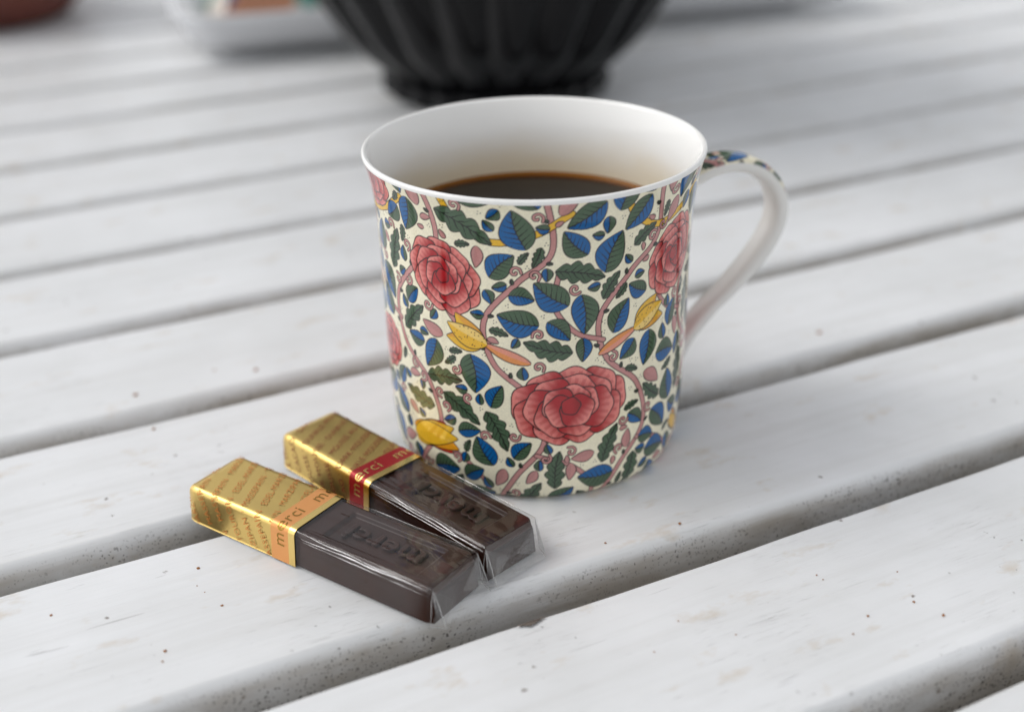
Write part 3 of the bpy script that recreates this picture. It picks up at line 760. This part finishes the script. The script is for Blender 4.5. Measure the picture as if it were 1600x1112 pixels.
for i in range(nx_):
    for j in range(ny_): Z[i, j] = 36+9*nz3(xs[i]*.018, ys[j]*.02, 3.3)+3*nz3(xs[i]*.06, ys[j]*.06, 8.1)
edge = np.minimum(np.minimum(X-22, 232-X), np.minimum(Y-30, 160-Y)); Z = 10.5+(Z-10.5)*smoothstep(0, 16, edge)
V = np.stack([X, Y, Z], -1).reshape(-1, 3); Vb = V.copy(); Vb[:, 2] = 9.8
nq = nx_*ny_; F = gridf(nx_, ny_); F2 = F[:, ::-1]+nq
rim_i = [i*ny_ for i in range(nx_)]+[(nx_-1)*ny_+j for j in range(1, ny_)]+[i*ny_+ny_-1 for i in range(nx_-2, -1, -1)]+[j for j in range(ny_-2, 0, -1)]
F3 = np.array([(rim_i[q], rim_i[q-1], rim_i[q-1]+nq, rim_i[q]+nq) for q in range(len(rim_i))])
nap = mesh('napkin', np.vstack([V, Vb])*MM, np.vstack([F, F2, F3]), NAP)
nap.location = plat.location; nap.rotation_euler.z = PA
tag(nap, 'crumpled printed napkin in peach, blue and green lying in the white platter', 'napkin')

# ------------------------------------------------------------------ terracotta pot at the far left
pot = empty('terracotta_pot', (-.352, .868, 0), 0, 'round brown terracotta pot at the top left corner of the table', 'pot')
lathe('pot_wall', dens([(.01, 1), (44, .3), (54, 1), (64, 8), (72, 20), (77, 36), (76, 56), (68, 74), (60, 82), (60, 88), (64, 92), (61, 93), (56, 86), (60, 76), (70, 56), (70, 30), (56, 8), (.01, 6)], 4), TERRA, pot, 96)

# ------------------------------------------------------------------ crumbs and a paint chip
def ground_pt(px, py):
    """table point seen at a pixel of the 1600 px photograph (used only to read off where crumbs lie)"""
    f = LENS/36*1600
    d = fwd + r2*((px-800)/f) - u2*((py-556)/f); t = -CAM_H/d.z; p = Vector((0, 0, CAM_H))+d*t; return p
k = NT('crumb'); k.set(Roughness=.8); k.b.inputs['Base Color'].default_value = L4(150, 96, 48); CRUMB = k.m
bm = bmesh.new()
for (px, py, r) in ((80, 961, .35), (347, 946, .4), (310, 888, .45), (308, 915, .2), (320, 925, .2), (258, 1017, .45), (254, 1033, .25), (212, 617, .7), (400, 578, .7), (335, 578, .4), (1280, 520, .8),
                    (1276, 898, .22), (1286, 905, .18), (1356, 962, .3), (1333, 990, .25), (1428, 940, .35), (1474, 961, .4), (1402, 893, .2), (1060, 970, .22), (1150, 991, .2), (1022, 1018, .2), (946, 848, .3), (1062, 818, .4), (240, 670, .5)):
    p = ground_pt(px, py)
    ret = bmesh.ops.create_icosphere(bm, subdivisions=1, radius=r*MM)
    for v in ret['verts']:
        v.co = Vector((v.co.x*random.uniform(.7, 1.3), v.co.y*random.uniform(.7, 1.3), v.co.z*.55*random.uniform(.8, 1.2)))+p+Vector((0, 0, .00025*r))
me = bpy.data.meshes.new('crumbs'); bm.to_mesh(me); bm.free(); me.materials.append(CRUMB)
cr_ = bpy.data.objects.new('crumbs', me); C.objects.link(cr_); tag(cr_, 'tiny brown crumbs scattered over the white slats', 'crumbs', kind='stuff')

k = NT('bare_weathered_wood'); k.set(Roughness=.9); tc = k.n('ShaderNodeTexCoord')
k.l(k.ramp(k.noise(k.mapv(tc.outputs['Object'], (200, 1500, 1500)), 1, 3), [(.3, L4(84, 76, 70)), (.7, L4(128, 118, 108))]), k.b.inputs['Base Color']); WOOD = k.m
pc = ground_pt(828, 970); n_mid2 = OFF+PITCH_S*2-WD/2+.0012; t2 = 0.3+.013*((2*7) % 5)
xc = pc.dot(tdir)-t2; yc = WD/2
xs = np.linspace(-.0036, .0034, 22); ra = np.random.default_rng(8)
far_ = np.interp(xs, [-.0036, -.002, 0, .002, .0034], [.0030, .0020, .0016, .0018, .0026]); near_ = np.interp(xs, [-.0036, -.002, -.0005, .002, .0034], [.0032, .0036, .0040, .0033, .0028])+ra.normal(0, .00022, 22)
def top_z(dy):
    """height of the slat's rounded far edge at distance dy in from the side"""
    c_ = np.clip(1-dy/RX, math.cos(ACUT), 1); return -RZ*math.sin(ACUT)+RZ*np.sqrt(1-c_**2)+.0001
V = []
for r_ in range(5):
    dy = far_+(near_-far_)*r_/4; V.append(np.stack([xc+xs, yc-dy, top_z(dy)+.00015], -1))
chip = mesh('paint_chip', np.array(V).reshape(-1, 3), gridf(5, 22), WOOD, chip_slat)
